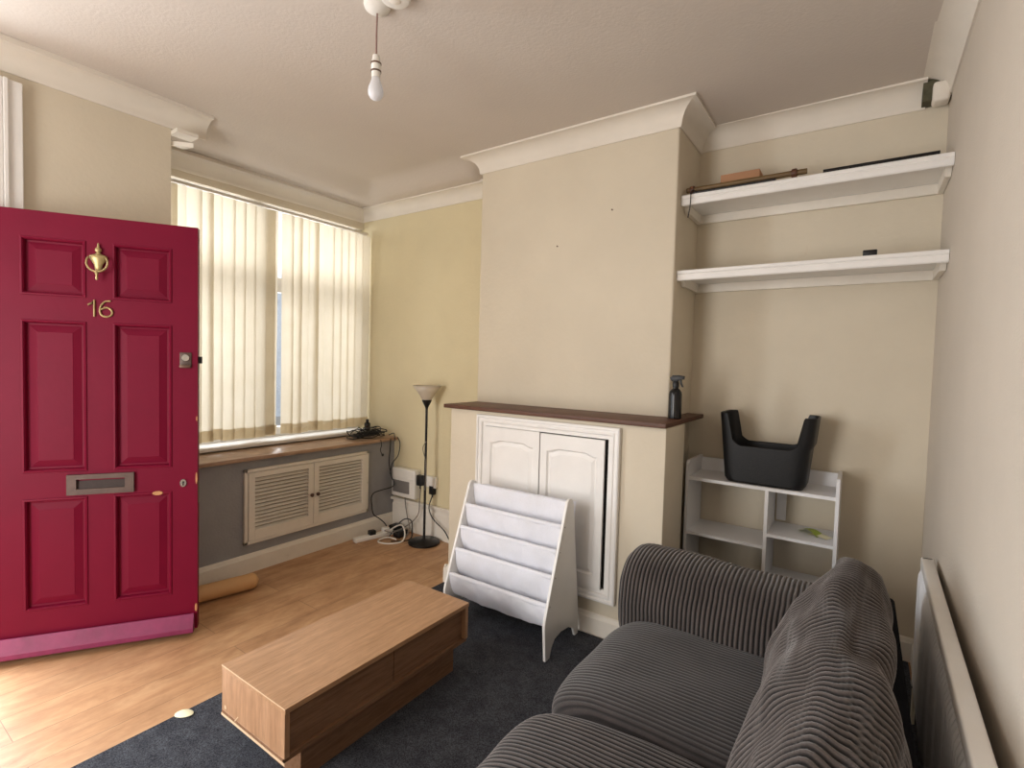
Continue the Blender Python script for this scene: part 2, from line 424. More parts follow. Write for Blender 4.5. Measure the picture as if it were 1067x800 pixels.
# door frame with fanlight bar
fr = MB()
fr.box(-3.425, -3.225, .522, .60, 0, 2.64, .004); fr.box(XD, -3.235, .60, .668, 0, 2.64, .004); fr.box(XD, -3.222, .60, .618, 0, 2.64, .004)
fr.box(-3.425, -3.225, -.40, -.322, 0, 2.64, .004); fr.box(XD, -3.235, -.468, -.40, 0, 2.64, .004)
fr.box(-3.415, -3.235, -.322, .522, 2.56, 2.655); fr.box(-3.415, -3.235, -.322, .522, 2.06, 2.13)
struct('trim_12', fr, M['white'])
struct('window_2', MB().box(-3.36, -3.35, -.33, .53, 2.13, 2.56), M['glass'])

# ------------------------------------------------------------------ window and ledge
wf = MB()
XF0, XF1 = -3.83, -3.745
y0, y1, zb, zt = 1.29, YA, .79, 2.578
wf.box(XF0, XF1, y0, y0+.07, zb, zt, .006); wf.box(XF0, XF1, y1-.07, y1, zb, zt, .006)
wf.box(XF0+.002, XF1-.002, y0+.002, y1-.002, zb+.001, zb+.08, .006); wf.box(XF0+.002, XF1-.002, y0+.002, y1-.002, zt-.018, zt-.001, .003)
wf.box(XF0+.004, XF1-.004, y0+.002, y1-.002, 1.92, 2.03, .006)
wf.box(XF0+.006, XF1-.006, 2.02, 2.10, zb+.003, zt-.003, .006)
wf.box(XF0+.02, XF1-.015, 2.42, 2.46, zb+.08, 1.92, .006); wf.box(XF0+.02, XF1-.015, 2.88, 2.93, zb+.08, 1.92, .006)
w1 = struct('window_1', wf, M['white'], 40)
MB().box(-3.79, -3.784, y0+.06, y1-.06, zb+.07, zt-.02).build('window_pane', M['glass'], w1)
struct('window_sill', MB().box(XW-.05, -3.535, 1.29, YA, .775, .800, .006), M['white'], 40)
tag(MB().box(-3.55, XD+.045, 1.29, YA, .742, .768, .006).build('window_ledge', M['sill'], None, 40),
    'worn brown wooden ledge running under the blind above the grey panel', 'ledge')

# vertical blind
vb = thing('vertical_blind', 'cream fabric vertical blind drawn across the bay window', 'blind', (-3.62, 2.14, .8))
hr = MB(); hr.box(-3.640, -3.607, 1.30, 2.965, 2.497, 2.516, .004)
hr.build('head_rail', M['white_plastic'], vb, 40)
nsl = 23; pitch = (2.945-1.345)/(nsl-1)
for i in range(nsl):
    yc = 1.345+pitch*i; w = .0445
    tilt = random.uniform(-.006, .006)
    ang = math.radians(14+random.uniform(-4, 4))
    if i == 11: yc -= .054; tilt = -.010
    if i == 16: yc -= .022
    if i == 5: yc -= .014
    if i == 2: yc -= .020
    if i == 14: yc -= .010
    zb_ = .832 + (.006 if i % 5 == 0 else 0)+random.uniform(-.004, .004); ph = random.uniform(0, 6)
    def sf(u, v, z0=zb_, z1=2.492, off=0):
        z = lerp(z0, z1, v); s = (u-.5)*2
        a = ang*(1+.10*math.sin(2.2*z+ph))
        bow = .006*(1-s*s)+.003*math.sin(5*z+ph)*(1-v)
        dy, dx = s*w*math.cos(a), s*w*math.sin(a)
        return (-3.622+dx+bow*math.cos(a)+off, yc+dy-bow*math.sin(a)+tilt*(1-v), z)
    so = MB().grid(lambda u, v: sf(u, v), 6, 24).build('slat', M['slat'], vb, 'all')
    MB().grid(lambda u, v: sf(u, v, zb_-.001, zb_+.075, .0016), 6, 3).build('hem', M['hem'], so, 'all')

# louvred cupboard in the grey panel
lc = thing('louvred_cupboard', 'pair of cream louvred doors set in the grey panel under the window', 'cupboard', (XD, 2.21, .19))
Y0, Y1, Z0, Z1 = 1.705, 2.705, .187, .682
fb = MB(); t = .022
for a in ((Y0, Y1, Z0, Z0+t), (Y0, Y1, Z1-t, Z1), (Y0, Y0+t, Z0, Z1), (Y1-t, Y1, Z0, Z1)): fb.box(XD, XD+.022, *a, .003)
fb.build('frame', M['white_worn'], lc, 40)
ym = (Y0+Y1)/2
for k, (a, b) in enumerate(((Y0+t+.002, ym-.002), (ym+.002, Y1-t-.002))):
    d = MB(); z0, z1 = Z0+t+.002, Z1-t-.002; st = .042
    d.box(XD+.001, XD+.027, a, a+st, z0, z1, .003); d.box(XD+.001, XD+.027, b-st, b, z0, z1, .003)
    d.box(XD+.001, XD+.0265, a+st, b-st, z1-st*.8, z1); d.box(XD+.001, XD+.0265, a+st, b-st, z0, z0+st*1.5)
    n = 14; za, zc = z0+st*1.5, z1-st*.8
    for i in range(n):
        z = lerp(za, zc, i/n); h = (zc-za)/n
        d.prism([(XD+.0025, z+h*.48), (XD+.022, z+h*.0), (XD+.0245, z+h*.12), (XD+.005, z+h*.62)], 'y', a+st, b-st)
    do = d.build('door', M['white_worn'], lc)
    MB().box(XD+.0004, XD+.0016, a+.004, b-.004, z0+.004, z1-.004).build('backing', M['louvre_shadow'], do)  # added sheet that paints the gaps behind the slats darker, as shade
    yk = b-.022 if k == 0 else a+.022
    MB().lathe([(.005, 0), (.005, .012), (.013, .018), (.014, .026), (.006, .032)], (XD+.022, yk, .43), 14, 'x').build('knob', M['bronze'], do, 40)
MB().lathe([(.008, 0), (.012, .003), (.006, .006)], (XD, 2.865, .625), 12, 'x').build('cable_grommet', M['black'], g, 40)

# ------------------------------------------------------------------ front door, standing open
BX, BY = -2.73, 1.195
ang = math.radians(33)
dr = thing('door_1', 'dark red panelled front door standing open, numbered 16', 'door', (BX, BY, 0), PI/2-ang)
dr['kind'] = 'structure'
# local frame: x along the leaf (0 = free edge, negative to the hinge), -y = outer face towards the room
W, H0, H1, T = .84, .03, 2.043, .044
xs = [(-.682, -.444), (-.345, -.108)]; zs = [(.222, .742), (.861, 1.558), (1.667, 1.928)]
leaf = MB()
xc = [-W, -.682, -.444, -.345, -.108, 0]; zc = [H0, .222, .742, .861, 1.558, 1.667, 1.928, H1]
b = leaf.bm
vv = {(i, j): b.verts.new((x, 0, z)) for i, x in enumerate(xc) for j, z in enumerate(zc)}
for i in range(5):
    for j in range(7):
        if i in (1, 3) and j in (1, 3, 5): continue
        b.faces.new((vv[i, j], vv[i+1, j], vv[i+1, j+1], vv[i, j+1]))
def ring(loop_a, loop_b):
    for k in range(4): b.faces.new((loop_a[k], loop_a[(k+1) % 4], loop_b[(k+1) % 4], loop_b[k]))
for i in (1, 3):
    for j in (1, 3, 5):
        x0, x1, z0, z1 = xc[i], xc[i+1], zc[j], zc[j+1]
        prev = [vv[i, j], vv[i+1, j], vv[i+1, j+1], vv[i, j+1]]
        for ins, dep in ((.002, -.004), (.008, -.005), (.013, .001), (.016, .016), (.024, .017), (.052, .008), (.055, .0065)):
            cur = [b.verts.new((x, dep, z)) for x, z in ((x0+ins, z0+ins), (x1-ins, z0+ins), (x1-ins, z1-ins), (x0+ins, z1-ins))]
            ring(prev, cur); prev = cur
        b.faces.new(prev)
# edges and back
bk = [b.verts.new((x, T, z)) for x, z in ((-W, H0), (0, H0), (0, H1), (-W, H1))]
b.faces.new(bk[::-1])
for a0, a1, q0, q1 in (((0, 0), (5, 0), 0, 1), ((5, 0), (5, 7), 1, 2), ((5, 7), (0, 7), 2, 3), ((0, 7), (0, 0), 3, 0)):
    b.faces.new((vv[a0], bk[q0], bk[q1], vv[a1]))
bmesh.ops.recalc_face_normals(b, faces=b.faces[:])
leaf.build('door_leaf', M['red'], dr, False, True)
wbd = MB().prism([(0, .058), (-.012, .115), (-.018, .115), (-.046, .052), (-.046, .032), (-.038, .026), (0, .026)][::-1], 'x', -W, -.012, 0)
wbd.build('weatherboard', M['red_bar'], dr, False, True)
# knocker: urn plate, ring, finial
kn = MB()
kx, kz = -.396, 1.835
kn.lathe([(.004, -.045), (.012, -.04), (.017, -.012), (.032, .012), (.036, .026), (.030, .031), (.012, .036), (.008, .042)], (kx, -.010, kz), 20, 'z', 1, .45)
kn.lathe([(.005, .042), (.013, .050), (.012, .060), (.005, .068), (.003, .084), (.001, .088)], (kx, -.010, kz), 14, 'z', 1, .7)
ko = kn.build('door_knocker', M['brass'], dr, 40, True)
rg = MB().tube([(kx+.040*math.sin(a)*(1.0), -.026-.006*math.cos(a), kz-.005-.042*math.cos(a)) for a in [lerp(-2.2, 2.2, k/28) for k in range(29)]], .0042, 8)
rg.lathe([(.004, -.085), (.006, -.078), (.004, -.065), (.009, -.052), (.006, -.044)], (kx, -.03, kz), 12)
rg.build('knocker_ring', M['brass'], ko, 40, True)
d1 = MB().tube([(-.438, -.004, 1.636), (-.424, -.004, 1.644), (-.414, -.004, 1.660), (-.414, -.004, 1.583)], .0042, 8)
d1.build('house_number_digit', M['brass'], dr, 40, True)
P6 = [(-.352, -.004, 1.658), (-.372, -.004, 1.655), (-.388, -.004, 1.635), (-.393, -.004, 1.610), (-.386, -.004, 1.591), (-.368, -.004, 1.584), (-.350, -.004, 1.592), (-.346, -.004, 1.608), (-.354, -.004, 1.622), (-.370, -.004, 1.627), (-.388, -.004, 1.617)]
MB().tube(P6, .0042, 8, 6).build('house_number_digit', M['brass'], dr, 40, True)
# letterbox
lb = MB(); lx0, lx1, lz0, lz1 = -.52, -.262, .752, .846
for a in ((lx0, lx1, lz0, lz0+.026), (lx0, lx1, lz1-.022, lz1), (lx0, lx0+.036, lz0+.026, lz1-.022), (lx1-.036, lx1, lz0+.026, lz1-.022)):
    lb.box(a[0], a[1], -.014, .002, a[2], a[3])
lo = lb.build('letter_plate', M['bronze_dark'], dr, False, True)
MB().prism([(-.001, lz0+.026), (-.004, lz0+.026), (-.0015, lz1-.03), (.002, lz1-.03)], 'x', lx0+.036, lx1-.036).build('letter_flap', M['flap'], lo, False, True)
# keyhole escutcheon
ke = MB().lathe([(.019, -.005), (.021, -.002), (.021, .001)], (-.061, 0, .779), 20, 'y', .72, 1).build('keyhole_plate', M['chrome'], dr, 40, True)
kh = MB().lathe([(.0045, -.0062), (.0045, -.004)], (-.061, 0, .784), 10, 'y'); kh.box(-.0635, -.0585, -.0062, -.004, .768, .784)
kh.build('keyhole', M['dark'], ke, False, True)
# night latch: cylinder over a dull pull, staple on the edge
nl = MB().box(-.076, -.026, -.006, .001, 1.352, 1.428, .003).build('night_latch', M['bronze_dark'], dr, 40, True)
MB().lathe([(.016, -.014), (.018, -.010), (.018, -.005)], (-.050, 0, 1.402), 18, 'y').build('lock_cylinder', M['chrome'], nl, 40, True)
MB().box(-.076, -.028, -.016, -.005, 1.352, 1.368, .004).build('pull_lip', M['bronze'], nl, 40, True)
MB().box(-.012, .016, .012, .03, 1.375, 1.41, .002).build('latch_bolt', M['black_metal'], dr, 40, True)
for z in (.72, 1.32):
    MB().box(-.001, .0015, .006, .036, z-.05, z+.06).build('latch_plate', M['bronze'], dr, False, True)
for z in (.35, 1.05, 1.8):
    MB().tube([(-W-.004, T+.002, z-.045), (-W-.004, T+.002, z+.045)], .007).build('hinge', M['bronze'], dr, 40, True)
for (cx_, cz_, w_, h_) in ((-.168, .736, .022, .010), (-.004, .80, .004, .03), (-.003, 1.10, .003, .012), (-.005, .14, .005, .02)):
    MB().lathe([(1, -.0052), (1, .0)], (0, 0, 0), 10, 'y').move(Matrix.Translation((cx_, 0, cz_)) @ Matrix.Diagonal((w_, 1, h_, 1))).build('paint_chip', M['chip'], dr, False, True)
# tan roll lying behind the door
RL = [Vector((-3.0, 1.665, .05)), Vector((-3.075, 1.31, .05)), Vector((-3.14, 1.02, .05))]
dvec = (RL[2]-RL[0]).normalized()
rl = MB(); pts = []; rad = []
Ltot = .68
for k in range(40):
    s = k/39*Ltot; e = min(s, Ltot-s)
    r = .047*math.sqrt(max(0, 1-(max(0, .045-e)/.045)**2))
    pts.append(RL[0]+dvec*s); rad.append(max(r, .002))
rl.tube(pts, .047, 20, 0, rad)
tag(rl.build('draught_excluder', M['roll'], None, 'all'), 'tan rounded roll lying on the floor along the skirting by the red door', 'roll')

# ------------------------------------------------------------------ mantel shelf, hearth cupboard
mt = MB()
mt.prism([(-2.185, 2.41), (-.766, 2.41), (-.766, 3.11), (XB1+.001, 3.11), (XB1+.001, YB-.001), (-2.185, YB-.001)], 'z', 1.126, 1.150, .003)
tag(mt.build('mantel_shelf', M['mantel'], None, 30), 'dark brown wooden mantel board over the boxed-in fireplace', 'mantel shelf')
hc = thing('fireplace_cupboard', 'white framed two-door cupboard closing the fireplace opening under the mantel', 'cupboard', (-1.455, YH, .19))
X0, X1, Z0, Z1 = -1.916, -.995, .19, 1.105
def frame_moulding(mb, x0, x1, z0, z1, y, prof):
    """picture-frame moulding facing -y, prof: (inset, projection)"""
    b = mb.bm; loops = []
    for ins, pr in prof:
        loops.append([b.verts.new((x, y-pr, z)) for x, z in ((x0+ins, z0+ins), (x1-ins, z0+ins), (x1-ins, z1-ins), (x0+ins, z1-ins))])
    fs = []
    for A, B in zip(loops, loops[1:]):
        for k in range(4): fs.append(b.faces.new((A[k], A[(k+1) % 4], B[(k+1) % 4], B[k])))
    bmesh.ops.recalc_face_normals(b, faces=fs)
fm = MB()
frame_moulding(fm, X0, X1, Z0, Z1, YH, [(0, 0), (0, .026), (.006, .030), (.014, .030), (.018, .022), (.026, .022), (.032, .027), (.040, .024), (.044, .014), (.064, .012), (.066, .0)])
fm.build('frame', M['white'], hc, 30)
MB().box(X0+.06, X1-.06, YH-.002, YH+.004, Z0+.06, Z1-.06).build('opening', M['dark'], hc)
def arch_door(mb, x0, x1, z0, z1, yb):
    """door leaf facing -y with a recessed panel whose top edge is an ogee arch"""
    th = .02; b = mb.bm
    sx = .042; bot = .065
    n = 24
    def top(x):
        s = abs((x-(x0+x1)/2)/((x1-x0)/2-sx))
        return z1-.075-.018*ss(.5, .95, s)
    def outline(ins):
        xs_ = [lerp(x0+sx+ins, x1-sx-ins, k/n) for k in range(n+1)]
        up = [(x, top(lerp(x0+sx, x1-sx, k/n))-ins) for k, x in enumerate(xs_)]
        lo = [(x, z0+bot+ins) for x in xs_]
        return lo, up
    y = yb-th
    lo, up = outline(0)
    V = lambda p, d: b.verts.new((p[0], y+d, p[1]))
    fs = []
    # face around the panel
    lov = [V(p, 0) for p in lo]; upv = [V(p, 0) for p in up]
    bl = [V((p[0], z0), 0) for p in lo]; tl = [V((p[0], z1), 0) for p in up]
    for k in range(n):
        fs.append(b.faces.new((bl[k], bl[k+1], lov[k+1], lov[k]))); fs.append(b.faces.new((upv[k], upv[k+1], tl[k+1], tl[k])))
    for side, k in ((x0, 0), (x1, n)):
        a = [V((side, z0), 0), V((side, lo[k][1]), 0), V((side, up[k][1]), 0), V((side, z1), 0)]
        fs.append(b.faces.new((a[0], bl[k], lov[k], a[1]))); fs.append(b.faces.new((a[1], lov[k], upv[k], a[2]))); fs.append(b.faces.new((a[2], upv[k], tl[k], a[3])))
    pl, pu = lov, upv
    for ins, d in ((.003, .004), (.008, .011), (.012, .011), (.03, .005)):
        l2, u2 = outline(ins); l2 = [V(p, d) for p in l2]; u2 = [V(p, d) for p in u2]
        for k in range(n):
            fs.append(b.faces.new((pl[k], pl[k+1], l2[k+1], l2[k]))); fs.append(b.faces.new((pu[k], pu[k+1], u2[k+1], u2[k])))
        for k in (0, n): fs.append(b.faces.new((pl[k], pu[k], u2[k], l2[k])))
        pl, pu = l2, u2
    for k in range(n): fs.append(b.faces.new((pl[k], pl[k+1], pu[k+1], pu[k])))
    bmesh.ops.recalc_face_normals(b, faces=fs)
    mb.box(x0, x1, y+.012, yb, z0, z1)
    for (a, c, e, f) in ((x0, x0+.0005, z0, z1), (x1-.0005, x1, z0, z1), (x0, x1, z0, z0+.0005), (x0, x1, z1-.0005, z1)): mb.box(a, c, y, yb, e, f)
ad = MB(); arch_door(ad, -1.850, -1.466, .258, 1.040, YH-.006); ad.build('door', M['white'], hc)
ad = MB(); arch_door(ad, -1.460, -1.075, .255, 1.036, YH-.006)
o = ad.build('door', M['white'], hc)
# tiny mark on the plaster above
tag(MB().lathe([(.004, -.008), (.004, 0)], (-1.23, YB, 2.315), 8, 'y').build('picture_nail', M['bronze'], None),
    'tiny nail high on the chimney breast, nearer the alcove', 'nail', 'nails in the chimney breast')
tag(MB().lathe([(.004, -.008), (.004, 0)], (-1.585, YB, 2.145), 8, 'y').build('picture_nail', M['bronze'], None),
    'tiny nail in the middle of the chimney breast, the lower one further left', 'nail', 'nails in the chimney breast')

# spray bottle on the mantel end
sb = thing('spray_bottle', 'black trigger spray bottle on the right end of the mantel shelf', 'bottle', (-.812, 2.70, 1.150))
MB().lathe([(.030, 0), (.034, .004), (.034, .128), (.031, .142), (.022, .155), (.015, .160), (.013, .172)], (-.812, 2.70, 1.150), 24).build('bottle_body', M['black_gloss'], sb, 40)
tr = MB().lathe([(.017, .166), (.017, .190), (.013, .196)], (-.812, 2.70, 1.150), 18)
tr.build('collar', M['black'], sb, 40)
hd = MB(); zz = 1.150
hd.prism([(-.832, zz+.196), (-.800, zz+.196), (-.796, zz+.206), (-.770, zz+.208), (-.768, zz+.226), (-.800, zz+.230), (-.828, zz+.228), (-.842, zz+.214)], 'y', 2.688, 2.712, .003)
ho = hd.build('spray_head', M['black'], sb, 40)
MB().prism([(-.793, zz+.206), (-.783, zz+.206), (-.779, zz+.186), (-.772, zz+.168), (-.778, zz+.166), (-.788, zz+.184)], 'y', 2.693, 2.707, .002).build('trigger', M['black'], ho, 40)

# ------------------------------------------------------------------ alcove shelves
def alcove_shelf(zt, y0, label):
    s = thing('alcove_shelf', label, 'shelf', (-.29, YR, zt), 0, 'white alcove shelves')
    x0, x1 = XB1+.002, XR-.002
    MB().box(x0, x1, y0+.02, YR, zt-.026, zt-.004).build('board', M['white'], s)
    e = MB(); e.prism([(y0+.022, zt), (y0+.003, zt), (y0, zt-.004), (y0, zt-.016), (y0+.006, zt-.022), (y0+.003, zt-.028), (y0+.003, zt-.048), (y0+.008, zt-.054), (y0+.022, zt-.054)], 'x', x0, x1)
    e.build('front_edge', M['white'], s)
    c = MB(); c.box(x0, x1, YR-.022, YR, zt-.075, zt-.026, .003); c.build('batten', M['white_worn'], s, 40)
    for xa, xb in ((x0, x0+.022), (x1-.022, x1)):
        c = MB(); c.prism([(y0+.05, zt-.026), (YR-.022, zt-.026), (YR-.022, zt-.075), (y0+.09, zt-.075)], 'x', xa, xb); c.build('batten', M['white_worn'], s)
    return s
alcove_shelf(2.352, 2.81, 'upper white shelf fixed across the right-hand alcove, holding a wooden pole')
alcove_shelf(1.945, 2.79, 'lower white shelf fixed across the right-hand alcove, nearly empty')
zs_ = 2.352
cp = thing('curtain_pole', 'brown wooden curtain pole lying along the upper alcove shelf', 'curtain pole', (-.58, 2.88, zs_))
MB().tube([(-.845, 2.87, zs_+.040), (-.27, 2.87, zs_+.040)], .0135, 14).build('pole', M['pole_wood'], cp, 40)
for x in (-.815, -.325):
    bkt = MB(); bkt.lathe([(.019, -.012), (.021, -.006), (.021, .006), (.019, .012)], (x, 2.87, zs_+.040), 16, 'x'); bkt.box(x-.010, x+.010, 2.86, 2.89, zs_-.0, zs_+.03, .002)
    bkt.build('bracket', M['mantel'], cp, 40)
tag(MB().tube([(-.80, 2.824, zs_+.008), (-.40, 2.824, zs_+.008)], .008, 8).build('thin_rod', M['black_metal'], None, 40),
    'thin dark rod lying in front of the wooden curtain pole on the upper shelf', 'rod')
tag(MB().box(-.685, -.492, 2.93, 3.05, zs_-.004, zs_+.115, .003).build('cardboard_box', M['card'], None, 40),
    'small brown cardboard box behind the wooden pole on the upper shelf', 'box')
tag(MB().tube([(-.20, 2.826, zs_+.010), (.225, 2.83, zs_+.012)], .009, 8).build('metal_bar', M['black_metal'], None, 40),
    'dark slim bar lying on the right half of the upper shelf', 'bar')
tag(MB().tube([(-.80, 2.85, zs_+.028), (-.802, 2.803, zs_+.012), (-.804, 2.800, zs_-.06), (-.812, 2.805, zs_-.105), (-.816, 2.808, zs_-.125)], .003, 6, 5).build('hanging_string', M['cable'], None, 40),
    'short black string dangling over the left end of the upper shelf', 'string')
tag(MB().box(-.028, .026, 2.815, 2.85, 1.945, 1.975, .004).build('black_charger', M['black'], None, 40),
    'small black block sitting alone on the lower alcove shelf', 'block')

# ------------------------------------------------------------------ white bookcase in the alcove with a black tub
bc = thing('cube_bookcase', 'low white open bookcase standing behind the sofa in the alcove', 'bookcase', (-.42, 3.0, 0))
yf, yb_ = 2.86, 3.145
xl, xr_ = -.785, -.066
side = [(yf, .011), (yb_, .011), (yb_, .905), (yf+.012, .908), (yf, .895)]
MB().prism(side, 'x', xl, xl+.016, .001).build('side_panel', M['white_board'], bc)
MB().prism(side, 'x', xr_-.016, xr_, .001).build('side_panel', M['white_board'], bc)
MB().box(xl+.016, xr_-.016, yf+.004, yb_, .803, .820).build('top_panel', M['white_board'], bc)
MB().box(xl+.016, xr_-.016, yb_-.016, yb_, .82, .893).build('top_rail', M['white_board'], bc)
xm = -.378
MB().box(xm-.008, xm+.008, yf+.004, yb_, .05, .803).build('divider', M['white_board'], bc)
MB().box(xl+.016, xm-.008, yf+.006, yb_, .500, .516).build('shelf', M['white_board'], bc)
MB().box(xm+.008, xr_-.016, yf+.006, yb_, .568, .584).build('shelf', M['white_board'], bc)
MB().box(xm+.008, xr_-.016, yf+.006, yb_, .31, .326).build('shelf', M['white_board'], bc)
MB().box(xl+.016, xr_-.016, yf+.006, yb_, .04, .056).build('bottom_panel', M['white_board'], bc)
MB().box(-.36, -.315, yb_-.02, yb_-.003, .60, .80).build('back_rail', M['white_board'], bc)
# leaflet / sponge
lf = thing('leaflet', 'lime green printed leaflet lying in the right-hand cubby of the white bookcase', 'leaflet', (-.19, 3.02, .584))
MB().grid(lambda u, v: (-.245+.09*u+.03*v, 3.03-.075*u+.06*v, .587+.022*math.sin(PI*u)*(1-.4*v)), 8, 4).build('cover', M['green'], lf, 'all')
MB().grid(lambda u, v: (-.20+.085*u+.025*v, 2.985-.04*u+.05*v, .5865+.006*math.sin(PI*u)), 6, 3).build('page', M['scrap'], lf, 'all')

# black tub: rounded box tapering down, walls dipping low on both long sides
def tub():
    cx, cy, z0 = -.402, 2.99, .8205
    H, hx0, hy0 = .365, .190, .115      # half sizes at the base
    fl_x, fl_y = .034, .022              # flare at the top
    def rim(a):
        # a: angle round the plan; low in the middle of the long sides
        c, s = math.cos(a), math.sin(a)
        X = abs(px(a, 1))/hx0
        low = .198
        if X < .50: f = 0
        elif X < .72: f = .17*((X-.50)/.22)**2
        else: f = min(1, .17+.83*(X-.72)/.085)
        return low+(H-low)*f
    def px(a, k): c = math.cos(a); return k*hx0*math.copysign(abs(c)**(2/7), c)
    def py(a, k): s = math.sin(a); return k*hy0*math.copysign(abs(s)**(2/7), s)
    n = 440; m = 16
    def angle(u):
        # even spacing along the superellipse
        return tab[int(round(u*n)) % n]
    # arc-length table
    A = [2*PI*i/6000 for i in range(6001)]
    P = [(px(a, 1), py(a, 1)) for a in A]
    cum = [0]
    for i in range(6000): cum.append(cum[-1]+math.hypot(P[i+1][0]-P[i][0], P[i+1][1]-P[i][1]))
    tab = []; k = 0
    for i in range(n):
        while cum[k] < cum[-1]*i/n: k += 1
        tab.append(A[k])
    mb = MB(); b = mb.bm
    def pt(a, z, inset):
        f = z/H
        x = px(a, 1); y = py(a, 1)
        hx = hx0+fl_x*f-inset+.009*ss(.58, .60, f)*(1 if math.cos(a) > .5 else 0); hy = hy0+fl_y*f-inset
        if z < .012: hx -= (.012-z); hy -= (.012-z)
        return (cx+x/hx0*hx, cy+y/hy0*hy, z0+z)
    loops = []
    for j in range(m+1):
        loops.append([b.verts.new(pt(a, rim(a)*j/m, 0)) for a in tab])
    loops.append([b.verts.new(pt(a, rim(a)+.003, .003)) for a in tab])
    for j in range(m, -1, -1):
        loops.append([b.verts.new(pt(a, .006+(rim(a)-.006)*j/m, .007)) for a in tab])
    for X, Y in zip(loops, loops[1:]):
        for k in range(n): b.faces.new((X[k], X[(k+1) % n], Y[(k+1) % n], Y[k]))
    b.faces.new(loops[0][::-1]); b.faces.new(loops[-1])
    bmesh.ops.recalc_face_normals(b, faces=b.faces[:])
    return mb
tag(tub().build('storage_tub', M['tub'], None, 35), 'black plastic tub with cut-away sides standing on top of the white bookcase', 'tub')

# ------------------------------------------------------------------ pendant light, smoke alarm
pn = thing('pendant_light', 'bare white bulb hanging on a cord from the ceiling', 'ceiling light', (-1.625, 1.36, 2.80))
MB().lathe([(.012, -.032), (.03, -.026), (.048, -.014), (.052, 0)], (-1.625, 1.36, 2.80), 24).build('ceiling_rose', M['white_plastic'], pn, 40)
MB().tube([(-1.625, 1.36, 2.775), (-1.6275, 1.36, 2.69), (-1.627, 1.36, 2.60)], .0035, 8, 4).build('cord', M['cord_brown'], pn, 40)
lh = MB().lathe([(.006, 2.612), (.013, 2.608), (.017, 2.585), (.020, 2.578), (.0185, 2.574), (.0185, 2.545), (.017, 2.54), (.017, 2.522)], (-1.627, 1.36, 0), 20)
lho = lh.build('lamp_holder', M['white_plastic'], pn, 40)
for z in (2.577, 2.547):
    MB().lathe([(.0185, z-.003), (.0205, z-.0025), (.0205, z+.0025), (.0185, z+.003)], (-1.627, 1.36, 0), 20).build('holder_band', M['bronze'], lho, 40)
MB().lathe([(.001, 2.437), (.012, 2.4395), (.022, 2.446), (.0285, 2.458), (.030, 2.470), (.028, 2.484), (.022, 2.50), (.0165, 2.516), (.0155, 2.526)], (-1.627, 1.36, 0), 28).build('bulb', M['bulb'], pn, 'all')
sa = thing('smoke_alarm', 'round white smoke alarm on the ceiling beside the hanging bulb', 'smoke alarm', (-1.508, 1.345, 2.80))
MB().lathe([(.040, -.036), (.052, -.032), (.060, -.018), (.062, 0)], (-1.508, 1.345, 2.80), 28).build('alarm_body', M['white_plastic'], sa, 40)
MB().lathe([(.018, -.039), (.022, -.036), (.022, -.034)], (-1.508, 1.345, 2.80), 20).build('test_button', M['white_worn'], sa, 40)

# ------------------------------------------------------------------ floor lamp and the electrics corner
LX, LY = -2.755, 2.845
fl = thing('floor_lamp', 'slim black floor lamp with a frosted uplighter bowl in the window corner', 'lamp', (LX, LY, 0))
MB().lathe([(.118, 0), (.122, .004), (.122, .014), (.112, .022), (.03, .030), (.012, .036), (.010, .05)], (LX, LY, 0), 36).build('base', M['black_metal'], fl, 40)
MB().tube([(LX, LY, .03), (LX, LY, 1.07)], .0095, 14).build('pole', M['black_metal'], fl, 40)
MB().lathe([(.0098, 1.05), (.012, 1.062), (.036, 1.108), (.037, 1.118), (.034, 1.12)], (LX, LY, 0), 24).build('shade_cup', M['black_metal'], fl, 40)
MB().lathe([(.030, 1.116), (.042, 1.130), (.072, 1.178), (.110, 1.228), (.1085, 1.2285), (.070, 1.18), (.040, 1.134), (.028, 1.12)], (LX, LY, 0), 40, close=True).build('lamp_shade', M['shade'], fl, 'all')
MB().tube([(LX+.011, LY-.01, .80), (LX-.02, LY-.012, .74), (LX+.012, LY-.012, .64), (LX+.016, LY-.012, .50), (LX+.010, LY-.012, .42)], .003, 6, 6).build('lamp_cord', M['cable_grey'], fl, 40)
fx = thing('fuse_box', 'white consumer unit box with a grey flap low on the alcove wall', 'fuse box', (-3.09, YA, .3))
MB().box(-3.215, -2.945, YA-.075, YA, .288, .525, .012, 3).build('case', M['white_plastic'], fx, 40)
MB().box(-3.195, -3.005, YA-.082, YA-.07, .325, .425, .004).build('flap', M['grey_plastic'], fx, 40)
MB().box(-3.205, -2.96, YA-.08, YA-.07, .445, .452, .002).build('lid_ridge', M['white_plastic'], fx, 40)
sk = thing('wall_socket', 'white double wall socket to the right of the fuse box', 'socket', (-2.83, YA, .45))
MB().box(-2.93, -2.755, YA-.035, YA, .405, .495, .006).build('socket_box', M['white_plastic'], sk, 40)
MB().box(-2.78, -2.77, YA-.039, YA-.03, .47, .482, .001).build('rocker', M['white_worn'], sk, 40)
def plug(x, z, y, w, h, label):
    p = thing('plug', label, 'plug', (x, y, z), 0, 'black plugs by the wall socket')
    MB().box(x-w/2, x+w/2, y-.04, y, z-h/2, z+h/2, .007, 3).build('plug_body', M['black'], p, 40)
    MB().tube([(x, y-.02, z-h/2), (x, y-.02, z-h/2-.025)], .006, 8).build('strain_relief', M['black'], p, 40)
    return p
plug(-2.9, .455, YA-.036, .055, .085, 'larger black plug pushed into the socket next to the fuse box')
plug(-2.80, .385, YA-.0, .045, .07, 'smaller black plug hanging below the socket behind the lamp pole')
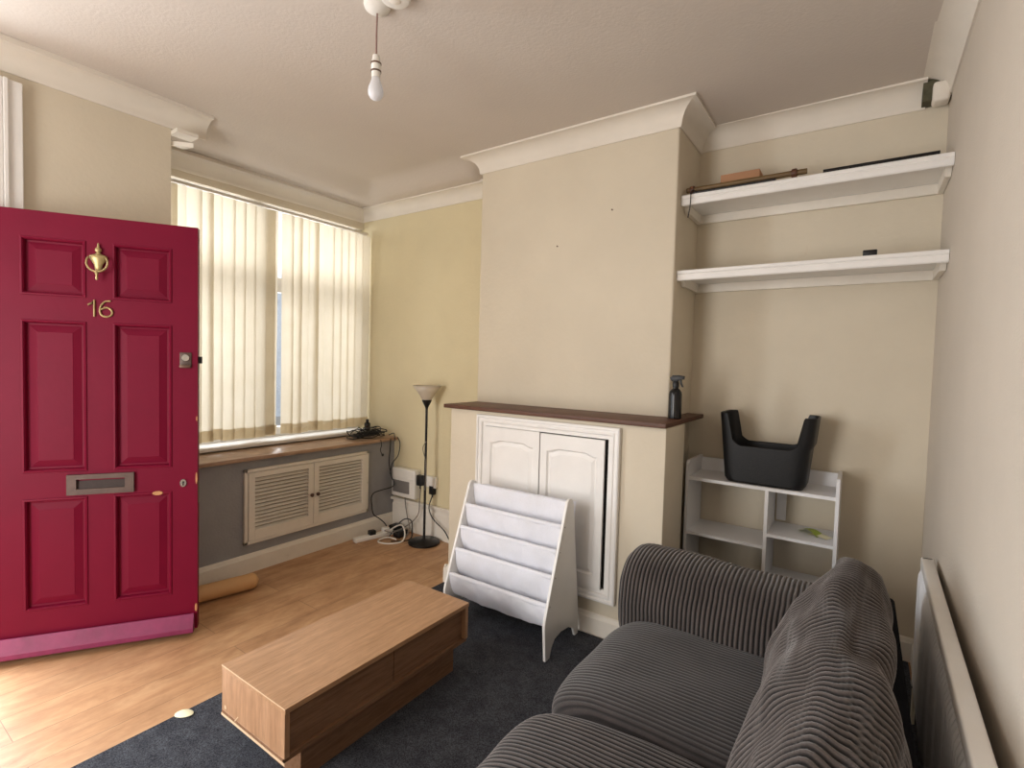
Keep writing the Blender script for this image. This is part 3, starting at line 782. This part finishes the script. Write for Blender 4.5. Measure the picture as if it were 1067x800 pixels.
def cable(name, pts, r, mat, label, seg=7, sm=7, cat='cable'):
    return tag(MB().tube(pts, r, seg, sm).build(name, M[mat], None, 'all'), label, cat, 'loose cables in the window corner')
# power strip on the floor
ps = thing('extension_lead', 'white extension lead block lying at the foot of the bay skirting', 'extension lead', (-3.14, 2.68, 0), math.radians(78))
MB().box(-.17, .17, -.027, .027, 0, .036, .008, 3).build('lead_block', M['white_plastic'], ps, 40, True)
for x in (-.02, .10): MB().box(x-.026, x+.026, -.024, .024, .032, .068, .007, 3).build('adapter', M['black'] if x < .0 else M['white_plastic'], ps, 40, True)
tag(MB().box(-3.05, -2.975, 2.79, 2.89, 0, .05, .01, 3).build('power_adapter', M['black'], None, 40), 'black power adapter block among the cables on the floor', 'adapter', 'black power adapters on the floor')
tag(MB().box(-3.17, -3.09, 2.85, 2.94, 0, .06, .012, 3).build('power_adapter', M['black'], None, 40), 'black adapter tucked into the corner behind the extension lead', 'adapter', 'black power adapters on the floor')
cable('cable', [(-3.19, 2.88, .768), (-3.205, 2.89, .70), (-3.215, 2.89, .56), (-3.18, 2.885, .46), (-3.15, 2.88, .38), (-3.235, 2.745, .33), (-3.236, 2.735, .22), (-3.22, 2.74, .16), (-3.195, 2.77, .13), (-3.16, 2.80, .09), (-3.14, 2.82, .045)], .0045, 'cable', 'black cable looping from the ledge over the grey panel to the extension lead')
cable('cable', [(-3.185, 2.95, .774), (-3.17, 2.965, .72), (-3.18, 2.955, .62), (-3.20, 2.91, .555), (-3.205, 2.895, .47)], .004, 'cable', 'black cable hanging straight from the ledge in front of the fuse box')
cable('cable', [(-3.22, 2.80, .765), (-3.215, 2.805, .72), (-3.222, 2.80, .68), (-3.243, 2.84, .63)], .0028, 'cable', 'thin black wire drooping from the ledge towards the cable hole')
cable('cable', [(-3.09, 2.955, .288), (-3.07, 2.945, .22), (-3.03, 2.93, .13), (-2.95, 2.88, .06), (-2.93, 2.80, .006)], .004, 'cable_grey', 'grey cable dropping from the middle of the fuse box to the floor')
cable('cable', [(-2.90, 2.945, .395), (-2.895, 2.93, .30), (-2.90, 2.92, .18), (-2.95, 2.86, .10), (-3.02, 2.77, .05), (-3.09, 2.74, .055)], .0045, 'cable_grey', 'grey cable falling from the larger black plug')
cable('cable', [(-2.80, 2.97, .33), (-2.79, 2.93, .25), (-2.74, 2.93, .17), (-2.62, 2.93, .10), (-2.52, 2.90, .02), (-2.46, 2.86, .008), (-2.38, 2.84, .008)], .0045, 'cable', 'black cable running right from the smaller plug behind the lamp base')
cable('cable', [(-3.09, 2.75, .03), (-3.02, 2.80, .09), (-2.95, 2.80, .11), (-2.90, 2.78, .06), (-2.89, 2.74, .012), (-2.94, 2.66, .006), (-3.02, 2.63, .006), (-3.06, 2.66, .008), (-3.03, 2.72, .02), (-2.95, 2.74, .015)], .006, 'cable_white', 'white flex looped in a bow on the floor beside the lamp base')
cable('cable', [(-3.06, 2.76, .006), (-3.0, 2.84, .13), (-2.93, 2.87, .14), (-2.88, 2.84, .07), (-2.885, 2.81, .008), (-2.97, 2.70, .006)], .0045, 'cable', 'black cable arching over the power adapters on the floor')
# heap of leads on the ledge
hp = MB(); rnd = random.Random(3)
for k in range(13):
    a0 = rnd.uniform(0, 6.3); ex, ey = rnd.uniform(.05, .10), rnd.uniform(.07, .16); cx, cy = -3.36+rnd.uniform(-.05, .03), 2.79+rnd.uniform(-.07, .06); th = rnd.uniform(-.3, .3)
    pts = []
    for i in range(15):
        a = a0+i/14*2*PI*1.05
        x, y = ex*math.cos(a), ey*math.sin(a)
        z = .775+.0035*k+.045*max(0, math.sin(a*1.0+k))*rnd.uniform(.5, 1)
        pts.append((cx+x*math.cos(th)-y*math.sin(th), min(cy+x*math.sin(th)+y*math.cos(th), YA-.01), z))
    hp.tube(pts, .0042, 6, 5)
hp.tube([(-3.27, 2.93, .785), (-3.25, 2.965, .80), (-3.22, 2.95, .775), (-3.20, 2.94, .74)], .004, 6, 5)
tag(hp.build('cable_heap', M['cable'], None, 'all'), 'untidy heap of thin black leads on the right end of the ledge', 'cables')
sbt = thing('small_bottle', 'small dark bottle on the white window board at the end of the blind', 'bottle', (-3.552, 2.935, .8))
MB().lathe([(.024, 0), (.026, .003), (.026, .055), (.020, .066), (.010, .070)], (-3.552, 2.935, .800), 20).build('bottle_body', M['black_gloss'], sbt, 40)
MB().lathe([(.009, .068), (.013, .070), (.013, .092), (.011, .095)], (-3.552, 2.935, .800), 16).build('cap', M['black'], sbt, 40)

# ------------------------------------------------------------------ rug, coffee table
rg_ = MB().prism([(-2.15, -.9), (.245, -.9), (.245, 3.13), (-.735, 3.13), (-.735, 2.405), (-2.15, 2.405)], 'z', 0, .010, .003)
o = rg_.build('rug', M['rug'], None); tag(o, 'large charcoal carpet piece under the table and sofa', 'rug')
def lfn(u, v):
    a = lerp(-1, 1, v); w = .026*math.sqrt(max(0, 1-(2*u-1)**2*.96))*(1-.25*u)
    return (-2.128+.066*(u-.5)-.4*a*w, .885+.03*(u-.5)+a*w, .0115+.007*(1-a*a)*math.sin(PI*u)+.004*u)
tag(MB().grid(lfn, 10, 6).build('paper_scrap', M['scrap'], None, 'all'), 'pale leaf-shaped paper scrap on the edge of the rug', 'paper scrap')
ct = thing('coffee_table', 'oak-effect low coffee table with open cubbies standing on the dark rug', 'table', (-1.61, 1.31, .01))
tx0, tx1, ty0, ty1, tz = -1.80, -1.41, .868, 1.752, .34
b0 = .16; th = .018
MB().box(tx0, tx1, ty0, ty1, tz-th, tz, .0015).build('table_top', M['oak'], ct)
for a, c in ((ty0+.001, ty0+th), (ty1-th, ty1-.001)): MB().box(tx0+.001, tx1-.004, a, c, b0+th, tz-th).build('end_panel', M['oak_end'], ct)
MB().box(tx0, tx1-.012, ty0, ty1, b0, b0+th, .001).build('bottom_panel', M['oak_front'], ct)
ymid = (ty0+ty1)/2+.02
for a, c in ((ty0+th+.002, ymid-.0015), (ymid+.0015, ty1-th-.002)):
    MB().box(tx1-.040, tx1-.024, a, c, b0+th+.0005, tz-th-.008, .001).build('drawer_front', M['oak_front'], ct)
MB().box(tx0+.004, tx0+.012, ty0+th, ty1-th, b0+th, tz-th).build('back_panel', M['oak'], ct)
px0, px1, py0, py1 = tx0+.13, tx1-.070, ty0+.10, ty1-.02
pb = MB()
for a in ((px0, px1, py0, py0+th), (px0, px1, py1-th, py1), (px0, px0+th, py0+th, py1-th), (px1-th, px1, py0+th, py1-th)): pb.box(*a, .010, b0)
pb.build('plinth', M['oak_front'], ct)
eb = MB(); eb.box(tx0, tx1, ty0-.0015, ty0, b0, b0+.008)
eb.build('edge_band', M['oak_edge'], ct)
MB().box(tx0, tx1, ty0-.0012, ty0, tz-.0035, tz-.0005).build('edge_band', M['oak_edge'], ct)
MB().lathe([(.007, -.001), (.007, .001)], (tx0+.025, ty0+.001, b0+.035), 10, 'y').build('scuff', M['oak_edge'], ct)
MB().prism([(tx0+.088, b0+.014), (tx0+.092, b0+.014), (tx0+.112, b0+.036), (tx0+.108, b0+.036)], 'y', ty0-.0005, ty0+.001).build('scuff', M['oak_edge'], ct)

# ------------------------------------------------------------------ sling bookcase
sr = thing('sling_bookcase', 'white children\'s sling bookcase with canvas pockets in front of the fireplace cupboard', 'bookcase', (-1.49, 2.22, .01))
f0 = .010
prof = [(2.045, f0), (2.085, f0), (2.10, f0+.045), (2.13, f0+.075), (2.19, f0+.085), (2.27, f0+.075), (2.325, f0+.045), (2.345, f0), (2.378, f0),
        (2.375, .12), (2.285, .715), (2.275, .738), (2.255, .748), (2.235, .748), (2.222, .738), (2.214, .72), (2.033, .21), (2.028, .185), (2.030, .16)]
xa, xb = -1.815, -1.175
for x in (xa, xb-.015): MB().prism(prof, 'x', x, x+.015, .003).build('side_panel', M['white'], sr, 40)
# rods follow the sloping front edge
rods = [(2.245, .728), (2.178, .618), (2.138, .503), (2.098, .390), (2.055, .265)]
xi0, xi1 = xa+.015, xb-.015
for k, (y, z) in enumerate(rods):
    y += .012
    def sheet(u, v, y=y, z=z, k=k):
        # from the rod sleeve down, round the bottom of the pocket and up to the back
        x = lerp(xi0+.004, xi1-.004, u)
        wr = .005*noise.noise(Vector((x*14, v*3, k*7.1)))+(.003*(1-.5*v))*noise.noise(Vector((x*45, v*5, k*3.3)))
        sag = 1+.10*math.sin(PI*u)
        depth = (.150 if k < 4 else .118)*sag
        if k == 0: depth = .165*sag
        back = .055 if k < 4 else .06
        if v < .6:
            t = v/.6
            yy = y-.010+.040*t*t*1.1; zz = z-depth*t
        else:
            t = (v-.6)/.4
            yy = y-.010+.044+back*t; zz = z-depth+ (.02 if k else .02)*math.sin(PI*t)*-1+depth*.9*t*t
        return (x, yy+wr, zz+wr*.4)
    so = MB().grid(sheet, 60, 26).build('canvas_pocket', M['canvas'], sr, 'all')
    if k:
        def sleeve(u, v, y=y, z=z, k=k):
            a = 2*PI*v; x = lerp(xi0+.002, xi1-.002, u)
            r = .0125+.0015*noise.noise(Vector((x*40, a, k*2.2)))
            return (x, y+r*math.cos(a), z+r*math.sin(a))
        MB().grid(sleeve, 60, 12).build('rod_sleeve', M['canvas'], so, 'all')
    else:
        MB().tube([(xi0, y+.004, z-.006), (xi1, y+.004, z-.006)], .010, 12).build('rod_sleeve', M['canvas'], so, 40)
for y, z in rods[1:]:
    MB().lathe([(.004, 0), (.004, .0015)], (xb, y+.018, z), 10, 'x').build('screw_head', M['chrome'], sr)
MB().box(xi0, xi1, 2.25, 2.265, .10, .17).build('back_rail', M['white'], sr)

# ------------------------------------------------------------------ sofa
sf_ = thing('sofa', 'dark grey jumbo-cord sofa along the right wall', 'sofa', (-.32, 1.2, .01))
def puff(axis, t0, t1, c, half, n, endp, pitch, amp, lump=.012, tilt=0, seed=0, nc=72, shape=None, smin=.0, jit=.004):
    """a stuffed form swept along AXIS; ribs run round the section; ends rounded"""
    Lh = (t1-t0)/2; tm = (t0+t1)/2
    nt = int((t1-t0)/pitch*9)
    mb = MB(); b = mb.bm; rib = []; loops = []
    ts = []
    for i in range(nt+1):
        s = lerp(-1, 1, i/nt)
        ts.append(s)
    ts = [-1+1e-4, -1+.0015, -1+.004]+ts[1:-1]+[1-.004, 1-.0015, 1-1e-4]
    for s in ts:
        t = tm+s*Lh
        e = (1-abs(s)**endp)**(1/endp)
        ring = []
        for k in range(nc):
            a = 2*PI*k/nc; ca, sa = math.cos(a), math.sin(a)
            u = math.copysign(abs(ca)**(2/n), ca); v = math.copysign(abs(sa)**(2/n), sa)
            hu, hv = half
            du, dv = 0, 0
            if shape: hu, hv, du, dv = shape(s, hu, hv, a)
            e2 = max(e, smin)
            U = hu*u*e2; V = hv*v*e2
            nn = Vector((u/hu, v/hv)); nn.normalize()
            jt = jit*(noise.noise(Vector((t*2.3+seed, u*1.6, v*1.6)))+.5*noise.noise(Vector((t*6+seed, u*4, v*4))))
            w = .5+.5*math.cos(2*PI*(t+jt)/pitch)
            lm = lump*noise.noise(Vector((t*3.1+seed, u*1.3, v*1.3+seed*2)))+lump*.45*noise.noise(Vector((t*8.3+seed*3, u*2.7, v*2.7)))
            d = amp*(math.sqrt(w)-.5)*e+lm*min(1, e*1.5)
            U += nn.x*d; V += nn.y*d
            Ur = U*math.cos(tilt)-V*math.sin(tilt)+du; Vr = U*math.sin(tilt)+V*math.cos(tilt)+dv
            p = (c[0]+Ur, t, c[1]+Vr) if axis == 'y' else (t, c[0]+Ur, c[1]+Vr)
            ring.append(b.verts.new(p)); rib.append(w)
        loops.append(ring)
    for A, B in zip(loops, loops[1:]):
        for k in range(nc): b.faces.new((A[k], A[(k+1) % nc], B[(k+1) % nc], B[k]))
    b.faces.new(loops[0][::-1]); b.faces.new(loops[-1])
    bmesh.ops.recalc_face_normals(b, faces=b.faces[:])
    mb.rib = rib
    return mb
PITCH = .0165
# base and upright back, black backing cloth
MB().box(-.70, .125, .02, 2.27, .05, .27, .02, 3).build('base_frame', M['black_fabric'], sf_, 40)
MB().box(.055, .128, .02, 2.235, .10, .628, .015, 3).build('back_frame', M['black_fabric'], sf_, 40)
for x in (-.64, .06):
    for y in (.10, 2.18): MB().box(x-.025, x+.025, y-.025, y+.025, .010, .06, .004).build('foot', M['black'], sf_, 40)
def seat_shape(s, hu, hv, a): return hu*(1-.03*abs(s)**3), hv*(1-.05*abs(s)**2), 0, 0
puff('y', 1.318, 1.99, (-.375, .300), (.415, .135), 3.2, 7, PITCH, .0022, .010, 0, 1.7, 110, seat_shape).build('seat_cushion', M['cord_seat'], sf_, 'all')
puff('y', .62, 1.322, (-.375, .302), (.418, .137), 3.2, 7, PITCH, .0045, .012, 0, 5.2, 110, seat_shape).build('seat_cushion', M['cord'], sf_, 'all')
def arm_shape(s, hu, hv, a): return hu*(1+.02*s), hv*(1-.02*s), 0, -.01*s
puff('x', -.80, .03, (2.135, .43), (.215, .205), 2.4, 9, PITCH, .006, .010, 0, 2.2, 80, arm_shape).build('arm', M['cord'], sf_, 'all')
puff('x', -.80, .03, (.40, .43), (.215, .205), 2.4, 9, PITCH, .006, .010, 0, 9.2, 60, arm_shape).build('arm', M['cord'], sf_, 'all')
def back_shape(s, hu, hv, a):
    # tapers to a rounded peak at the far end, dimple at the tuft
    k = 1-.06*ss(.35, 1, s)
    dz = .012*math.sin(3*s+1)+.045*ss(.1, .8, s)
    return hu*k, hv*(1-.05*ss(.5, 1, s)), .02*ss(.2, 1, s), dz
bcu = puff('y', .80, 2.16, (-.055, .585), (.120, .215), 2.4, 3.2, PITCH*1.12, .0065, .024, math.radians(-24), 3.4, 90, back_shape, 0, .022)
# tuft: pull the surface in round one point near the top
tp = Vector((.04, 1.40, .745))
for v in bcu.bm.verts:
    d = (v.co-tp).length
    if d < .2: v.co += (Vector((-.055, 1.40, .56))-v.co).normalized()*.022*math.exp(-(d/.07)**2)+(Vector((-.055, 1.40, .56))-v.co).normalized()*.03*math.exp(-(d/.022)**2)
bcu.build('back_cushion', M['cord'], sf_, 'all')

# ------------------------------------------------------------------ radiator
rd = thing('radiator', 'white ribbed panel radiator on the right wall behind the sofa', 'radiator', (.22, 1.85, .15))
ry0, ry1, rz0, rz1 = 1.0, 2.56, .15, .70
rx0, rx1 = .206, .248
def rfn(u, v):
    y = lerp(ry0+.02, ry1-.02, u); z = lerp(rz0+.02, rz1-.035, v)
    e = min(1, min(v, 1-v)*14)
    w = .5+.5*math.cos(2*PI*(y-ry0)/.028)
    return (rx0+.007-.012*e*max(0, min(1, (w-.25)*2)), y, z)
rp = MB().grid(rfn, 60*8, 16)
rp.build('front_panel', M['rad_white'], rd, 60)
rc_ = MB(); rc_.box(rx0+.002, rx1, ry0, ry1, rz1-.04, rz1, .006, 3); rc_.box(rx0+.002, rx1, ry0, ry1, rz0, rz0+.025, .006, 3)
rc_.box(rx0+.003, rx1, ry1-.022, ry1, rz0, rz1, .004, 2); rc_.box(rx0+.003, rx1, ry0, ry0+.022, rz0, rz1, .004, 2); rc_.box(rx0+.006, rx1-.004, ry0+.01, ry1-.01, rz0+.02, rz1-.03)
rc_.build('casing', M['white'], rd, 40)
for y in (ry0+.25, ry1-.25): MB().box(rx1-.002, XR-.013, y-.02, y+.02, .3, .62).build('wall_bracket', M['white_worn'], rd)
MB().tube([(.214, ry1+.02, .17), (.214, ry1+.02, .012)], .0075, 10).build('pipe', M['white_worn'], rd, 40)
MB().lathe([(.01, -.02), (.014, 0), (.014, .02), (.01, .03)], (.214, ry1+.01, .175), 12, 'y').build('valve', M['chrome'], rd, 40)

rd.rotation_euler.z = -.016
# ------------------------------------------------------------------ outside
struct('ground_outside', MB().box(-14, -3.9, -8, 12, -.2, -.1), M['ground'])
tag(MB().box(-13, -12.2, -8, 12, -.1, 3.2).build('street_wall', M['brick'], None), 'far pale wall across the street outside the window', 'wall')

# ------------------------------------------------------------------ light
def area(name, loc, target, sx, sy, power, col=(1, 1, 1)):
    ld = bpy.data.lights.new(name, 'AREA'); ld.shape = 'RECTANGLE'; ld.size = sx; ld.size_y = sy; ld.energy = power; ld.color = col
    o = bpy.data.objects.new(name, ld); COL.objects.link(o); o.location = loc
    d = Vector(target)-Vector(loc); o.rotation_euler = d.to_track_quat('-Z', 'Y').to_euler()
    return o
area('door_daylight', (-3.95, .05, 1.55), (-1.5, .45, .7), 1.1, 2.2, 180, (.86, .93, 1.0))
area('window_daylight', (-4.5, 2.15, 2.1), (-3.0, 2.15, 1.5), 2.2, 2.2, 74, (1.0, .99, .98))
area('rear_fill', (-1.9, -1.8, 1.15), (-2.3, 1.6, 1.1), 1.1, 1.8, 84, (1.0, .97, .94))  # added fill lamp behind the camera, brightens the room from an unseen side
w = bpy.data.worlds.new('sky'); S.world = w; w.use_nodes = True
nt = w.node_tree; nt.nodes.clear()
bg = nt.nodes.new('ShaderNodeBackground'); wo = nt.nodes.new('ShaderNodeOutputWorld')
bg.inputs[0].default_value = (.88, .94, 1.0, 1); bg.inputs[1].default_value = 1.4
nt.links.new(bg.outputs[0], wo.inputs[0])

# ------------------------------------------------------------------ camera
cam = bpy.data.cameras.new('camera'); co = bpy.data.objects.new('camera', cam); COL.objects.link(co)
yaw, pit, rol = (0.6039204674670218, -0.04116938599493823, 0.02720934916829977)
f = Vector((-math.sin(yaw)*math.cos(pit), math.cos(yaw)*math.cos(pit), math.sin(pit)))
r = Vector((math.cos(yaw), math.sin(yaw), 0)); u = r.cross(f)
r2 = r*math.cos(rol)+u*math.sin(rol); u2 = -r*math.sin(rol)+u*math.cos(rol)
m = Matrix((r2, u2, -f)).transposed().to_4x4(); m.translation = (0, 0, 1.42)
co.matrix_world = m
cam.sensor_fit = 'HORIZONTAL'; cam.sensor_width = 36; cam.lens = 36*529.744/1067; cam.clip_start = .02
S.camera = co
S.view_settings.view_transform = 'Standard'; S.view_settings.look = 'None'; S.view_settings.exposure = -.14
